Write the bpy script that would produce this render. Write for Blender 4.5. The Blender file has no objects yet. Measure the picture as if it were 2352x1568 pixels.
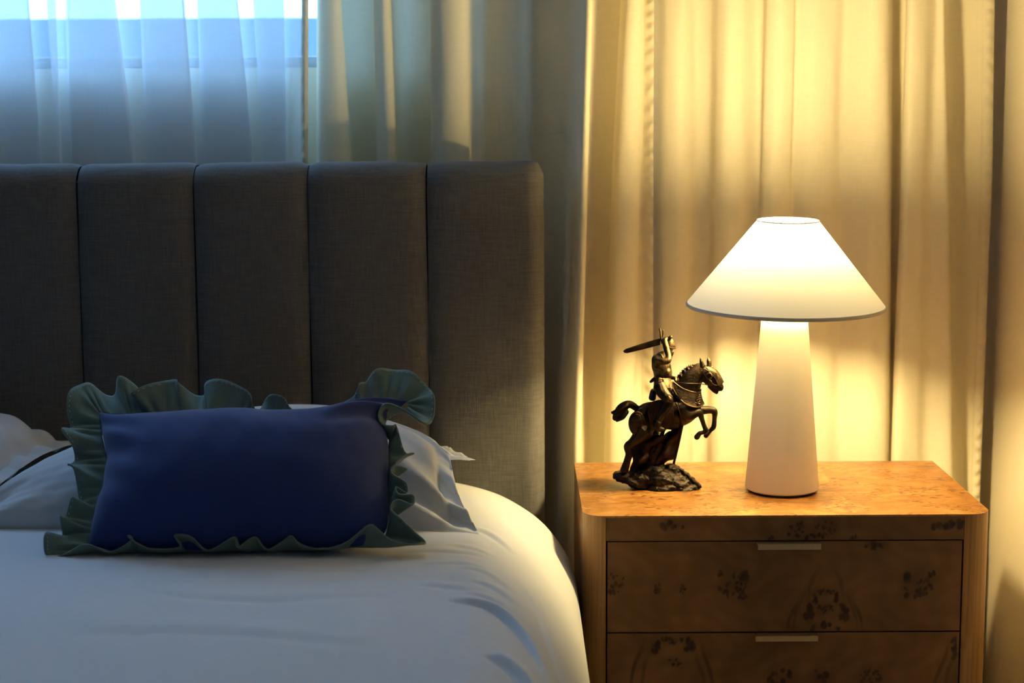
import bpy, bmesh, math, random
import numpy as np
from mathutils import Vector, Matrix

S = bpy.context.scene
COL = S.collection
random.seed(7)
R_ = math.radians

# ---------------------------------------------------------------- camera
FPX, CX, CY = 4000.0, 1176.0, 784.0
PITCH = math.atan(569 / 4000); ROLL = R_(.3); ZC = 1.235
_r = Vector((1, 0, 0)); _u = Vector((0, math.sin(PITCH), math.cos(PITCH))); FW = Vector((0, math.cos(PITCH), -math.sin(PITCH)))
RT = _r * math.cos(ROLL) - _u * math.sin(ROLL); UP = _r * math.sin(ROLL) + _u * math.cos(ROLL)
cam_d = bpy.data.cameras.new('camera'); cam = bpy.data.objects.new('camera', cam_d); COL.objects.link(cam)
cam_d.sensor_width = 36; cam_d.lens = FPX / 2352 * 36; cam_d.clip_start = .05
cam.matrix_world = Matrix(((RT.x, UP.x, -FW.x, 0), (RT.y, UP.y, -FW.y, 0), (RT.z, UP.z, -FW.z, ZC), (0, 0, 0, 1)))
cam_d.dof.use_dof = True; cam_d.dof.focus_distance = 2.66; cam_d.dof.aperture_fstop = 4.0
S.camera = cam
# ---------------------------------------------------------------- world and daylight
SKY = 11.5
w = bpy.data.worlds.new('sky'); S.world = w; w.use_nodes = True
wn = w.node_tree.nodes; wl = w.node_tree.links
bg = wn['Background']; bg.inputs[0].default_value = (.28, .575, 1.0, 1); bg.inputs[1].default_value = SKY
pd = bpy.data.lights.new('window_portal', 'AREA'); pd.shape = 'RECTANGLE'; pd.size = 2.24; pd.size_y = 1.42; pd.cycles.is_portal = True
po = bpy.data.objects.new('window_portal', pd); COL.objects.link(po); po.location = (-1.195, 3.42, 1.97); po.rotation_euler = (R_(-90), 0, 0)
BULB = 980.0
BULB_COL = (1.0, .77, .345)
# ---------------------------------------------------------------- exposure and light paths
S.view_settings.view_transform = 'Standard'; S.view_settings.look = 'None'
S.view_settings.exposure = 0.0; S.view_settings.gamma = 1.0; S.view_settings.use_curve_mapping = False
cy = S.cycles
cy.max_bounces = 6; cy.diffuse_bounces = 5; cy.glossy_bounces = 2; cy.transmission_bounces = 5; cy.transparent_max_bounces = 12
cy.use_adaptive_sampling = True; cy.adaptive_threshold = .08; cy.adaptive_min_samples = 16
cy.caustics_reflective = False; cy.caustics_refractive = False; cy.sample_clamp_indirect = 8.0
cy.use_denoising = True

# ================================================================= helpers
def ray(x, y): return FW + RT * ((x - CX) / FPX) - UP * ((y - CY) / FPX)
CAM = Vector((0, 0, ZC))
def WY(x, y, Y): d = ray(x, y); return CAM + d * (Y / d.y)
def WZ(x, y, Z): d = ray(x, y); return CAM + d * ((Z - ZC) / d.z)
def WP(x, y, p0, n): d = ray(x, y); return CAM + d * ((p0 - CAM).dot(n) / d.dot(n))

def obj(name, verts, faces, mat, parent=None, org=(0, 0, 0), smooth=True):
    """one mesh object; verts are world coordinates, stored relative to org (the base of the thing)"""
    o3 = Vector(org); me = bpy.data.meshes.new(name)
    me.from_pydata([(v[0] - o3.x, v[1] - o3.y, v[2] - o3.z) for v in verts], [], faces); me.update()
    if smooth: me.polygons.foreach_set('use_smooth', [True] * len(me.polygons))
    if mat: me.materials.append(mat)
    o = bpy.data.objects.new(name, me); COL.objects.link(o)
    if parent: o.parent = parent
    else: o.location = o3
    return o
def thing(name, label, cat, loc=(0, 0, 0), group=None):
    o = bpy.data.objects.new(name, None); COL.objects.link(o); o.location = loc; o.empty_display_size = .05
    return tag(o, label, cat, group)
def tag(o, label=None, cat=None, group=None, kind=None):
    if label: o['label'] = label
    if cat: o['category'] = cat
    if group: o['group'] = group
    if kind: o['kind'] = kind
    return o
def struct(o, label=None): o['kind'] = 'structure'; 
def recalc(o):
    bm = bmesh.new(); bm.from_mesh(o.data); bmesh.ops.recalc_face_normals(bm, faces=bm.faces); bm.to_mesh(o.data); bm.free(); return o
def box(x0, x1, y0, y1, z0, z1):
    v = [(x, y, z) for x in (x0, x1) for y in (y0, y1) for z in (z0, z1)]
    return v, [(0, 1, 3, 2), (4, 6, 7, 5), (0, 4, 5, 1), (2, 3, 7, 6), (0, 2, 6, 4), (1, 5, 7, 3)]
def bevbox(name, b, mat, parent=None, org=(0, 0, 0), bev=.003, seg=2):
    v, f = box(*b); o = obj(name, v, f, mat, parent, org, smooth=True)
    bm = bmesh.new(); bm.from_mesh(o.data)
    bmesh.ops.bevel(bm, geom=bm.edges[:], offset=bev, segments=seg, profile=.5, affect='EDGES'); bmesh.ops.recalc_face_normals(bm, faces=bm.faces)
    bm.to_mesh(o.data); bm.free()
    return autos(o)
def autos(o, deg=40):
    """flat shading across sharp edges"""
    bm = bmesh.new(); bm.from_mesh(o.data)
    for e in bm.edges:
        if len(e.link_faces) == 2 and e.calc_face_angle(0) > R_(deg): e.smooth = False
    bm.to_mesh(o.data); bm.free(); return o
def gridf(nu, nv, closed=False, off=0):
    f = []
    for i in range(nu if closed else nu - 1):
        for j in range(nv - 1):
            a = i * nv + j; b = ((i + 1) % nu) * nv + j
            f.append((off + a, off + b, off + b + 1, off + a + 1))
    return f
def catmull(p, n, closed=False):
    """p: list of tuples; returns the smooth polyline through them, n points per segment"""
    P = np.array(p, float); N = len(P); out = []
    for i in range(N if closed else N - 1):
        g = (lambda k: P[k % N]) if closed else (lambda k: P[min(max(k, 0), N - 1)])
        p0, p1, p2, p3 = g(i - 1), g(i), g(i + 1), g(i + 2)
        for k in range(n):
            t = k / n
            out.append(.5 * (2 * p1 + (p2 - p0) * t + (2 * p0 - 5 * p1 + 4 * p2 - p3) * t * t + (3 * p1 - p0 - 3 * p2 + p3) * t ** 3))
    if not closed: out.append(P[-1])
    return np.array(out)
def loft(pts, rad, seg=14, sy=1.0, ref=None, sub=4):
    """closed tube through pts with radius per point; sy squashes it along world Y"""
    A = catmull([(*p, r) for p, r in zip(pts, rad)], sub); verts = []; faces = []
    n = len(A); T = np.gradient(A[:, :3], axis=0); T /= np.linalg.norm(T, axis=1)[:, None] + 1e-12
    up = np.array(ref if ref is not None else (0, 1, 0), float)
    rings = []
    def ring(c, t, r):
        a = up - t * up.dot(t)
        if np.linalg.norm(a) < 1e-3: a = np.array((1., 0, 0)) - t * t[0]
        a /= np.linalg.norm(a); b = np.cross(t, a)
        return [c + r * (a * math.cos(q) * sy + b * math.sin(q)) for q in (2 * math.pi * k / seg for k in range(seg))]
    for s in (.2, .7): rings.append(ring(A[0, :3] - T[0] * A[0, 3] * math.sqrt(1 - s * s) * .6, T[0], A[0, 3] * s))
    for i in range(n): rings.append(ring(A[i, :3], T[i], max(A[i, 3], 1e-5)))
    for s in (.7, .2): rings.append(ring(A[-1, :3] + T[-1] * A[-1, 3] * math.sqrt(1 - s * s) * .6, T[-1], max(A[-1, 3], 1e-5) * s))
    for r in rings: verts += [tuple(q) for q in r]
    m = len(rings)
    for i in range(m - 1):
        for k in range(seg):
            k2 = (k + 1) % seg; faces.append((i * seg + k, i * seg + k2, (i + 1) * seg + k2, (i + 1) * seg + k))
    faces.append(tuple(range(seg))[::-1]); faces.append(tuple((m - 1) * seg + k for k in range(seg)))
    return verts, faces
def ellipsoid(c, rx, ry, rz, tilt=0, nu=16, nv=10):
    v = []; f = []
    for j in range(1, nv):
        th = math.pi * j / nv
        for i in range(nu):
            ph = 2 * math.pi * i / nu
            x, y, z = rx * math.sin(th) * math.cos(ph), ry * math.sin(th) * math.sin(ph), rz * math.cos(th)
            v.append((c[0] + x * math.cos(tilt) - z * math.sin(tilt), c[1] + y, c[2] + x * math.sin(tilt) + z * math.cos(tilt)))
    for j in range(nv - 2):
        for i in range(nu):
            i2 = (i + 1) % nu; f.append((j * nu + i, (j + 1) * nu + i, (j + 1) * nu + i2, j * nu + i2))
    f.append(tuple(range(nu))); f.append(tuple((nv - 2) * nu + i for i in range(nu))[::-1])
    return v, f
def join(parts):
    V, F = [], []
    for v, f in parts:
        o = len(V); V += [tuple(q) for q in v]; F += [tuple(i + o for i in g) for g in f]
    return V, F
def fused(name, parts, mat, parent, org, voxel=.0011, smooth_it=2, disp=None):
    """overlapping closed lofts fused into one continuous surface"""
    V, F = join(parts); o = obj(name, V, F, mat, parent, org); recalc_off = None
    m = o.modifiers.new('r', 'REMESH'); m.mode = 'VOXEL'; m.voxel_size = voxel
    s = o.modifiers.new('s', 'SMOOTH'); s.iterations = smooth_it; s.factor = .5
    dg = bpy.context.evaluated_depsgraph_get(); me = bpy.data.meshes.new_from_object(o.evaluated_get(dg)); o.modifiers.clear()
    me.materials.clear(); me.materials.append(mat); old = o.data; o.data = me; bpy.data.meshes.remove(old); me.name = name
    if disp:
        for v in me.vertices: v.co = disp(v.co)
    me.polygons.foreach_set('use_smooth', [True] * len(me.polygons))
    return o
def lathe(prof, c, seg=64, tilt=None):
    """prof: list of (r, z); closed solid of revolution"""
    v = []; n = len(prof)
    for k in range(seg):
        q = 2 * math.pi * k / seg
        for r, z in prof: v.append(Vector((r * math.cos(q), r * math.sin(q), z)))
    if tilt: v = [tilt @ p for p in v]
    v = [p + Vector(c) for p in v]
    f = [(k * n + j, ((k + 1) % seg) * n + j, ((k + 1) % seg) * n + (j + 1) % n, k * n + (j + 1) % n) for k in range(seg) for j in range(n)]
    return v, f
def solidify(o, t, off=0): m = o.modifiers.new('thickness', 'SOLIDIFY'); m.thickness = t; m.offset = off; return o
def wob(a, b, seed=0.):
    """cheap smooth noise in about -1..1"""
    return (math.sin(a * 1.0 + b * .7 + seed) + math.sin(a * 2.3 - b * 1.6 + seed * 2.1 + 1.3) * .6 + math.sin(a * .6 + b * 2.9 + seed * 3.3) * .5 + math.sin(a * 4.7 + b * 3.1 + seed) * .25) / 2.35
def sm(a, b, x):
    t = min(max((x - a) / (b - a), 0), 1); return t * t * (3 - 2 * t)

# ================================================================= materials
class Mat:
    def __init__(s, name):
        s.m = bpy.data.materials.new(name); s.m.use_nodes = True; s.t = s.m.node_tree; s.t.nodes.clear(); s.out = s.n('ShaderNodeOutputMaterial')
    def n(s, t, ins=None, **kw):
        x = s.t.nodes.new(t)
        for k, v in kw.items(): setattr(x, k, v)
        for k, v in (ins or {}).items():
            if hasattr(v, 'is_linked') or hasattr(v, 'links'): s.t.links.new(v, x.inputs[k])
            else: x.inputs[k].default_value = v
        return x
    def surf(s, o): s.t.links.new(o, s.out.inputs[0]); return s.m
    def coord(s, scale=(1, 1, 1), kind='Object'):
        c = s.n('ShaderNodeTexCoord'); return s.n('ShaderNodeMapping', {'Vector': c.outputs[kind], 'Scale': scale}).outputs[0]
    def noise(s, scale, vec=None, detail=4, rough=.5, dist=0): 
        i = {'Scale': scale, 'Detail': detail, 'Roughness': rough, 'Distortion': dist}
        if vec: i['Vector'] = vec
        return s.n('ShaderNodeTexNoise', i).outputs['Fac']
    def ramp(s, fac, stops):
        r = s.n('ShaderNodeValToRGB', {'Fac': fac}); e = r.color_ramp.elements
        while len(e) < len(stops): e.new(.5)
        for k, (p, c) in enumerate(stops): e[k].position = p; e[k].color = (*c, 1) if len(c) == 3 else c
        return r.outputs[0]
    def mix(s, f, a, b, bt='MIX'):
        x = s.n('ShaderNodeMix', data_type='RGBA', blend_type=bt)
        for k, v in ((0, f), (6, a), (7, b)):
            if hasattr(v, 'links'): s.t.links.new(v, x.inputs[k])
            else: x.inputs[k].default_value = v if k == 0 else (*v, 1)
        return x.outputs[2]
    def math(s, op, a, b=0.):
        x = s.n('ShaderNodeMath', operation=op)
        for k, v in ((0, a), (1, b)):
            if hasattr(v, 'links'): s.t.links.new(v, x.inputs[k])
            else: x.inputs[k].default_value = v
        return x.outputs[0]
    def bump(s, h, strength=.3, dist=.002): return s.n('ShaderNodeBump', {'Height': h, 'Strength': strength, 'Distance': dist}).outputs[0]
    def pbr(s, col, rough=.6, metal=0., nrm=None, sheen=0., spec=.5, coat=0.):
        i = {'Roughness': rough, 'Metallic': metal, 'Sheen Weight': sheen, 'Specular IOR Level': spec, 'Coat Weight': coat}
        i['Base Color'] = col if hasattr(col, 'links') else (*col, 1)
        if nrm: i['Normal'] = nrm
        return s.n('ShaderNodeBsdfPrincipled', i).outputs[0]
def plain(name, col, rough=.6, metal=0., ns=0, bs=.2, bd=.001, var=.1, spec=.5, sheen=0.):
    M = Mat(name); c = col; nr = None
    if ns:
        f = M.noise(ns, M.coord()); c = M.mix(f, tuple(x * (1 - var) for x in col), tuple(min(1, x * (1 + var)) for x in col)); nr = M.bump(f, bs, bd)
    return M.surf(M.pbr(c, rough, metal, nr, sheen, spec))
def weave(name, col, scale=900, var=.12, bs=.35, rough=.9, sheen=.15, slub=True, trans=0.):
    """woven cloth: crossing thread pattern with slubs"""
    M = Mat(name); h1 = M.noise(1, M.coord((scale, scale, scale * .06)), 2); h2 = M.noise(1, M.coord((scale * .06, scale * .06, scale)), 2)
    h = M.math('ADD', h1, h2)
    f = M.n('ShaderNodeMapRange', {'Value': h, 'From Min': .6, 'From Max': 1.4}).outputs[0]
    c = M.mix(f, tuple(x * (1 - var) for x in col), tuple(min(1, x * (1 + var)) for x in col)); nr = M.bump(h, bs, .0006)
    b = M.pbr(c, rough, 0, nr, sheen, .2)
    if trans:
        t = M.n('ShaderNodeBsdfTranslucent', {'Color': c}).outputs[0]; b = M.n('ShaderNodeMixShader', {0: trans, 1: b, 2: t}).outputs[0]
    return M.surf(b)

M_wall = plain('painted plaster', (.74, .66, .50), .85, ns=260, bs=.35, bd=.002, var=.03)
M_ceil = plain('white ceiling paint', (.82, .82, .82), .9)
def mk_floor():
    M = Mat('oak floor'); g = M.noise(6, M.coord((18, 1.2, 1)), 6, .6); c = M.ramp(g, [(.3, (.16, .09, .045)), (.7, (.30, .18, .09))])
    return M.surf(M.pbr(c, .45, 0, M.bump(g, .1, .001)))
M_floor = mk_floor()
M_wall_dark = plain('darkened grey wall paint', (.36, .37, .39), .85)  # grey for the unseen left and rear walls, darkened to cut bounced light
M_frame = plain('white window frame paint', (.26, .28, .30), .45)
M_out = plain('rendered garden wall', (.20, .25, .30), .9, ns=20, var=.1)
def mk_glass():
    M = Mat('window glass'); t = M.n('ShaderNodeBsdfTransparent', {'Color': (.95, .98, 1, 1)}).outputs[0]; g = M.n('ShaderNodeBsdfGlossy', {'Roughness': .02}).outputs[0]
    return M.surf(M.n('ShaderNodeMixShader', {0: .05, 1: t, 2: g}).outputs[0])
M_glass = mk_glass()
def mk_cloth(name, col, clear, through, ws=700):
    M = Mat(name); h1 = M.noise(1, M.coord((ws, ws, ws * .05)), 2); h2 = M.noise(1, M.coord((ws * .05, ws * .05, ws)), 2); h = M.math('ADD', h1, h2)
    f = M.n('ShaderNodeMapRange', {'Value': h, 'From Min': .6, 'From Max': 1.4}).outputs[0]
    c = M.mix(f, tuple(x * .95 for x in col), tuple(min(1, x * 1.04) for x in col)); nr = M.bump(h, .15, .0005)
    d = M.n('ShaderNodeBsdfDiffuse', {'Color': c, 'Normal': nr}).outputs[0]; t = M.n('ShaderNodeBsdfTranslucent', {'Color': c, 'Normal': nr}).outputs[0]
    b = M.n('ShaderNodeMixShader', {0: through, 1: d, 2: t}).outputs[0]
    if clear:
        k = M.n('ShaderNodeBsdfTransparent', {'Color': (1, 1, 1, 1)}).outputs[0]; b = M.n('ShaderNodeMixShader', {0: clear, 1: b, 2: k}).outputs[0]
    return M.surf(b)
M_sheer = mk_cloth('sheer white voile', (.82, .84, .86), .47, .25)
M_drape = mk_cloth('cream cotton drape', (.83, .755, .57), 0, .11)
M_hem = mk_cloth('cream cotton hem', (.83, .755, .57), 0, .14)
M_head = weave('taupe linen upholstery', (.125, .117, .111), 520, .28, .5)
M_seam = plain('dark seam shadow cloth', (.05, .045, .04), .95)
M_linen = weave('white cotton bedding', (.60, .61, .63), 1300, .03, .12, .9, .1)
M_navy = weave('navy cotton', (.018, .036, .150), 1100, .12, .2, .85, .25)
M_green = weave('sage green cotton', (.14, .195, .16), 1100, .14, .25, .9, .2)
M_thread = plain('pale thread', (.42, .46, .42), .8)
M_base = plain('bed base cloth', (.12, .11, .10), .95)
M_brass = plain('brushed brass', (.80, .66, .38), .42, 1.0, ns=300, bs=.05)
M_plaster = plain('matte cream ceramic', (.90, .84, .72), .75, ns=60, bs=.12, bd=.001, var=.02, spec=.25)
M_foot = plain('dark felt foot', (.03, .025, .02), .9)
def mk_shade():
    """lampshade cloth: mostly reflecting, with a little diffuse glow passing through"""
    M = Mat('lampshade linen'); h = M.math('ADD', M.noise(1, M.coord((900, 900, 45)), 2), M.noise(1, M.coord((45, 45, 900)), 2)); nr = M.bump(h, .1, .0004); c = (.92, .89, .82, 1)
    d = M.n('ShaderNodeBsdfDiffuse', {'Color': c, 'Normal': nr}).outputs[0]; t = M.n('ShaderNodeBsdfTranslucent', {'Color': c, 'Normal': nr}).outputs[0]
    return M.surf(M.n('ShaderNodeMixShader', {0: SHADE_GLOW, 1: d, 2: t}).outputs[0])
SHADE_GLOW = .055
M_shade = mk_shade()
M_trim = plain('shade trim', (.62, .56, .46), .8)
def mk_emit():
    M = Mat('glowing bulb'); return M.surf(M.n('ShaderNodeEmission', {'Color': (*BULB_COL, 1), 'Strength': BULB}).outputs[0])
M_bulb = mk_emit()
def mk_burl_top():
    M = Mat('burl veneer, top'); rnd = M.n('ShaderNodeObjectInfo').outputs['Color']; g = M.noise(11, M.coord((1, 1.6, 1)), 7, .66, 1.6)
    c = M.ramp(g, [(.32, (.17, .058, .010)), (.46, (.31, .13, .028)), (.56, (.42, .20, .050)), (.70, (.54, .30, .095))])
    c = M.mix(rnd, c, (.25, .10, .020))
    fl = M.noise(125, M.coord((.55, 1.0, 1)), 3, .6); ms = M.noise(12, M.coord((1, 1.3, 1)), 4, .6)
    th = M.math('MULTIPLY', M.n('ShaderNodeMapRange', {'Value': fl, 'From Min': .535, 'From Max': .575}).outputs[0], M.n('ShaderNodeMapRange', {'Value': ms, 'From Min': .45, 'From Max': .52}).outputs[0])
    c = M.mix(th, c, (.12, .04, .010))
    return M.surf(M.pbr(c, .36, 0, M.bump(g, .02, .001), 0, .5))
M_burl = mk_burl_top()
def mk_burl_front():
    M = Mat('burl veneer, front'); a = M.n('ShaderNodeVertexColor', layer_name='burl').outputs[0]; g = M.noise(40, M.coord((1, 1, .35)), 5, .6)
    c = M.mix(.35, a, M.ramp(g, [(.3, (.6, .6, .6)), (.7, (1.25, 1.25, 1.25))]), 'MULTIPLY')
    return M.surf(M.pbr(c, .42, 0, M.bump(g, .03, .001)))
M_burlf = mk_burl_front()
def mk_post():
    M = Mat('straight grained ash veneer'); g = M.noise(5, M.coord((60, 60, 1.4)), 5, .55); c = M.ramp(g, [(.3, (.27, .125, .035)), (.7, (.44, .23, .075))])
    return M.surf(M.pbr(c, .42, 0, M.bump(g, .05, .001)))
M_post = mk_post()
M_gap = plain('drawer shadow gap', (.02, .015, .012), .9)
def mk_bronze(name, lo, hi, rough):
    M = Mat(name); g = M.noise(70, M.coord(), 5, .6); c = M.ramp(g, [(.35, lo), (.7, hi)]); nr = M.bump(M.noise(330, M.coord(), 5, .65), .5, .0018)
    return M.surf(M.pbr(c, rough, .85, nr))
M_bronze = mk_bronze('aged dark bronze', (.008, .005, .003), (.036, .022, .011), .38)
M_gold = mk_bronze('rubbed gold bronze', (.025, .016, .007), (.13, .082, .033), .36)
M_rust = mk_bronze('red brown bronze', (.010, .005, .004), (.034, .015, .010), .42)
M_rock = mk_bronze('dark bronze rock', (.008, .006, .004), (.035, .023, .014), .40)

# ================================================================= the room
WALL_Y = 3.27; SIDE_X = .893; LEFT_X = -2.6; REAR_Y = -1.3; TOP = 2.8
WX0, WX1, WZ0, WZ1 = -2.30, -.09, WY(300, 157, WALL_Y).z, 2.66
def slab(name, b, mat): v, f = box(*b); o = recalc(obj(name, v, f, mat, smooth=False)); struct(o); return o
slab('floor', (LEFT_X, SIDE_X, REAR_Y, WALL_Y + .2, -.1, 0), M_floor)
slab('ceiling', (LEFT_X, SIDE_X, REAR_Y, WALL_Y + .2, TOP, TOP + .1), M_ceil)
slab('wall_right', (SIDE_X, SIDE_X + .12, REAR_Y, WALL_Y + .2, -.1, TOP + .1), M_wall)
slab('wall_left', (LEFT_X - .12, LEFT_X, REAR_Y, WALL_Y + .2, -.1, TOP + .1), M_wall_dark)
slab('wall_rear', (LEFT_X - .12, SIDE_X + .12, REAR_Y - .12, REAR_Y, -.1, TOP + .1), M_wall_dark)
V, F = join([box(LEFT_X, WX0, WALL_Y, WALL_Y + .2, 0, TOP), box(WX1, SIDE_X, WALL_Y, WALL_Y + .2, 0, TOP), box(WX0, WX1, WALL_Y, WALL_Y + .2, 0, WZ0), box(WX0, WX1, WALL_Y, WALL_Y + .2, WZ1, TOP)])
o = recalc(obj('wall_back', V, F, M_wall, smooth=False)); struct(o)
# window: frame, mullion and panes sit in the reveal
win = bpy.data.objects.new('window_1', None); COL.objects.link(win); win.location = (WX0, WALL_Y + .09, WZ0); struct(win); org = win.location
fy0, fy1 = WALL_Y + .07, WALL_Y + .12; fw = .022; mx = (WX0 + WX1) / 2 - .1
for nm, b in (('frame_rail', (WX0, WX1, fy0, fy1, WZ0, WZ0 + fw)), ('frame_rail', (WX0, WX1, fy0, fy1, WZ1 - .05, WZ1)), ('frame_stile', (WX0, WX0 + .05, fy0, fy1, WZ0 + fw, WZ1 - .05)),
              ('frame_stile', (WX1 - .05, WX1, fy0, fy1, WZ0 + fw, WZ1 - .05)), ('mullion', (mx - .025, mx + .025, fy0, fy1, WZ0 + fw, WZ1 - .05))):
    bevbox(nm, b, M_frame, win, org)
for x0, x1 in ((WX0 + .05, mx - .025), (mx + .025, WX1 - .05)):
    v, f = box(x0, x1, fy0 + .02, fy0 + .026, WZ0 + fw, WZ1 - .05); obj('pane', v, f, M_glass, win, org, smooth=False)
# garden wall outside, seen blurred through the voile
zw = WY(300, 42, 4.5).z
slab('wall_outside', (-4.5, 3, 4.5, 4.7, -.3, zw), M_out)
slab('ground_outside', (-4.5, 3, WALL_Y + .2, 4.5, -.3, -.1), M_out)

# ================================================================= curtains
def curtain(name, ctrl, mat, ynom, label, cat, per=7, rows=70, zlo=.02, zhi=2.74, wrinkle=.004, hem=None, hemw=.03):
    """ctrl: plan points (x at image row 0, x at row 400, x at row 1100, depth); the cloth hangs along them"""
    zs = [WY(1176, q, ynom).z for q in (0, 400, 1100)]
    A = catmull([(WY(a, 0, d).x, WY(b, 400, d).x, WY(c, 1100, d).x, d) for a, b, c, d in ctrl], per)
    Z = [zhi + (zlo - zhi) * j / (rows - 1) for j in range(rows)]
    V = []
    arc = np.concatenate([[0], np.cumsum(np.hypot(np.diff(A[:, 0]), np.diff(A[:, 3])))])
    dmean = ynom
    for i, (xa, xb, xc, d) in enumerate(A):
        for z in Z:
            if z > zs[1]: x = xa + (xb - xa) * max((zs[0] - z) / (zs[0] - zs[1]), -.6)
            else: x = xb + (xc - xb) * min((zs[1] - z) / (zs[1] - zs[2]), 1.2)
            k = sm(2.4, 1.6, z); q = wrinkle * k * (wob(arc[i] * 38, z * 9, 2.) * .6 + wob(arc[i] * 14 + z * 5, z * 16, 5.) * .6 * sm(1.5, .6, z))
            V.append((x, min(d + q, WALL_Y - .012), z))
    org = (float(np.mean(A[:, 0])), ynom, zlo)
    root = thing(name, label, cat, org)
    o = obj('cloth', V, gridf(len(A), rows), mat, root, org)
    nrow = rows
    for side in hem or ():                           # folded, puckered hem strip along an edge
        idx = 0 if side == 'L' else len(A) - 1; step = 1 if side == 'L' else -1
        cols = [idx]; 
        while abs(arc[cols[-1]] - arc[idx]) < hemw: cols.append(cols[-1] + step)
        hv = []; rr = 520; zz = [Z[0] + (Z[-1] - Z[0]) * j / (rr - 1) for j in range(rr)]
        for c in cols:
            for z in zz:
                t = (Z[0] - z) / (Z[0] - Z[-1]) * (rows - 1); j = min(int(t), rows - 2); ft = t - j
                p = Vector(V[c * rows + j]).lerp(Vector(V[c * rows + j + 1]), ft)
                u = abs(arc[c] - arc[idx]) / hemw
                pk = .0045 * math.sin(math.pi * min(u, 1)) * (.5 + 1.0 * math.sin(z * 235 + 2.5 * math.sin(z * 23)) * (.5 + .5 * abs(math.sin(z * 7))))
                hv.append((p.x, p.y - .0012 - max(pk, 0), p.z))
        obj('hem', hv, gridf(len(cols), rr), M_hem, root, org)
    return root
# voile: S-folds; where the cloth doubles back three layers overlap, between them a single layer shows
sheer = []
def sfold(xb, xa, lb, la, y=3.215):
    sheer.extend([(xb[0] - 18, xb[1] - 18, xb[1] - 10, y - .012), (xb[0], xb[1], xb[1] + lb, y - .008), (xb[0] - 6, xb[1] - 6, xb[1] + lb - 6, y + .002),
                  (xa[0] + 8, xa[1] + 8, xa[1] + la + 8, y + .006), (xa[0], xa[1], xa[1] + la, y + .014), (xa[0] + 14, xa[1] + 14, xa[1] + la + 14, y + .022)])
sheer.append((-1850, -1850, -1850, 3.22))
for k in range(14):
    x = -1805 + k * 125; sfold((x + 70, x + 92), (x - 5, x + 10), 10, 6)
for xb, xa in (((62, 92), (-15, 20)), ((128, 143), (108, 138)), ((262, 312), (158, 168)), ((418, 448), (326, 342)), ((543, 582), (456, 470)), ((650, 660), (582, 606))):
    sfold(xb, xa, 8, 6)
sheer += [(668, 664, 660, 3.205), (686, 682, 680, 3.165), (692, 690, 689, 3.13), (701, 699, 698, 3.122), (709, 707, 706, 3.128)]
curtain('sheer_curtain', sheer, M_sheer, 3.21, 'translucent white sheer curtain glowing blue in front of the window', 'curtain', per=6, rows=50, wrinkle=.0015, hem=('R',), hemw=.015)
A = [(728, 727, 726, 3.19), (735, 735, 735, 3.155), (765, 775, 780, 3.145), (783, 810, 820, 3.165), (777, 802, 812, 3.195), (800, 815, 822, 3.215), (840, 850, 855, 3.215), (866, 872, 880, 3.19),
     (858, 866, 866, 3.15), (875, 890, 895, 3.125), (893, 912, 915, 3.135), (903, 915, 918, 3.18), (935, 935, 935, 3.215), (975, 975, 975, 3.21), (1000, 998, 998, 3.18), (989, 990, 990, 3.13),
     (1010, 1015, 1015, 3.105), (1045, 1050, 1050, 3.10), (1072, 1075, 1075, 3.115), (1082, 1085, 1085, 3.16), (1110, 1110, 1110, 3.185), (1150, 1150, 1150, 3.168), (1190, 1190, 1185, 3.16),
     (1225, 1220, 1210, 3.175), (1270, 1265, 1258, 3.145), (1310, 1302, 1282, 3.07), (1335, 1325, 1305, 3.01), (1352, 1341, 1322, 2.995), (1361, 1350, 1332, 3.01), (1353, 1342, 1325, 3.06),
     (1347, 1338, 1322, 3.14), (1365, 1355, 1345, 3.20), (1400, 1385, 1370, 3.20), (1430, 1412, 1392, 3.18), (1426, 1406, 1386, 3.13), (1440, 1420, 1400, 3.095), (1460, 1445, 1425, 3.09),
     (1475, 1468, 1450, 3.11), (1474, 1467, 1455, 3.15), (1484, 1480, 1478, 3.155), (1502, 1500, 1500, 3.142)]
A = [q if k < 31 else (*q[:3], 3.12 + (q[3] - 3.12) * .7) for k, q in enumerate(A)]
curtain('drape', A, M_drape, 3.14, 'cream drape hanging behind the headboard corner, left of the lit drape', 'curtain', hem=('R',), hemw=.017)
B = [(1484, 1484, 1484, 3.19), (1510, 1506, 1506, 3.165), (1535, 1530, 1520, 3.14), (1565, 1560, 1555, 3.13), (1583, 1582, 1580, 3.15), (1600, 1600, 1595, 3.185), (1630, 1628, 1620, 3.18), (1652, 1645, 1635, 3.14),
     (1675, 1668, 1655, 3.12), (1705, 1700, 1690, 3.13), (1735, 1728, 1725, 3.165), (1752, 1745, 1740, 3.165), (1765, 1752, 1750, 3.13), (1795, 1780, 1775, 3.11), (1822, 1812, 1805, 3.13), (1832, 1822, 1820, 3.145),
     (1870, 1860, 1850, 3.125), (1915, 1905, 1895, 3.135), (1940, 1930, 1925, 3.155), (1965, 1955, 1950, 3.14), (2005, 2000, 1995, 3.11), (2035, 2035, 2030, 3.115), (2049, 2047, 2042, 3.15), (2046, 2045, 2042, 3.195),
     (2060, 2060, 2050, 3.205), (2087, 2077, 2056, 3.19), (2081, 2070, 2044, 3.14), (2095, 2085, 2060, 3.105), (2125, 2115, 2100, 3.11), (2150, 2140, 2130, 3.13), (2168, 2174, 2184, 3.12), (2173, 2180, 2190, 3.16),
     (2178, 2185, 2192, 3.20), (2215, 2212, 2210, 3.205), (2250, 2248, 2230, 3.185), (2262, 2258, 2236, 3.17), (2284, 2278, 2252, 3.168)]
B = [(*q[:3], 3.13 + (q[3] - 3.13) * .62) for q in B]
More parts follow.
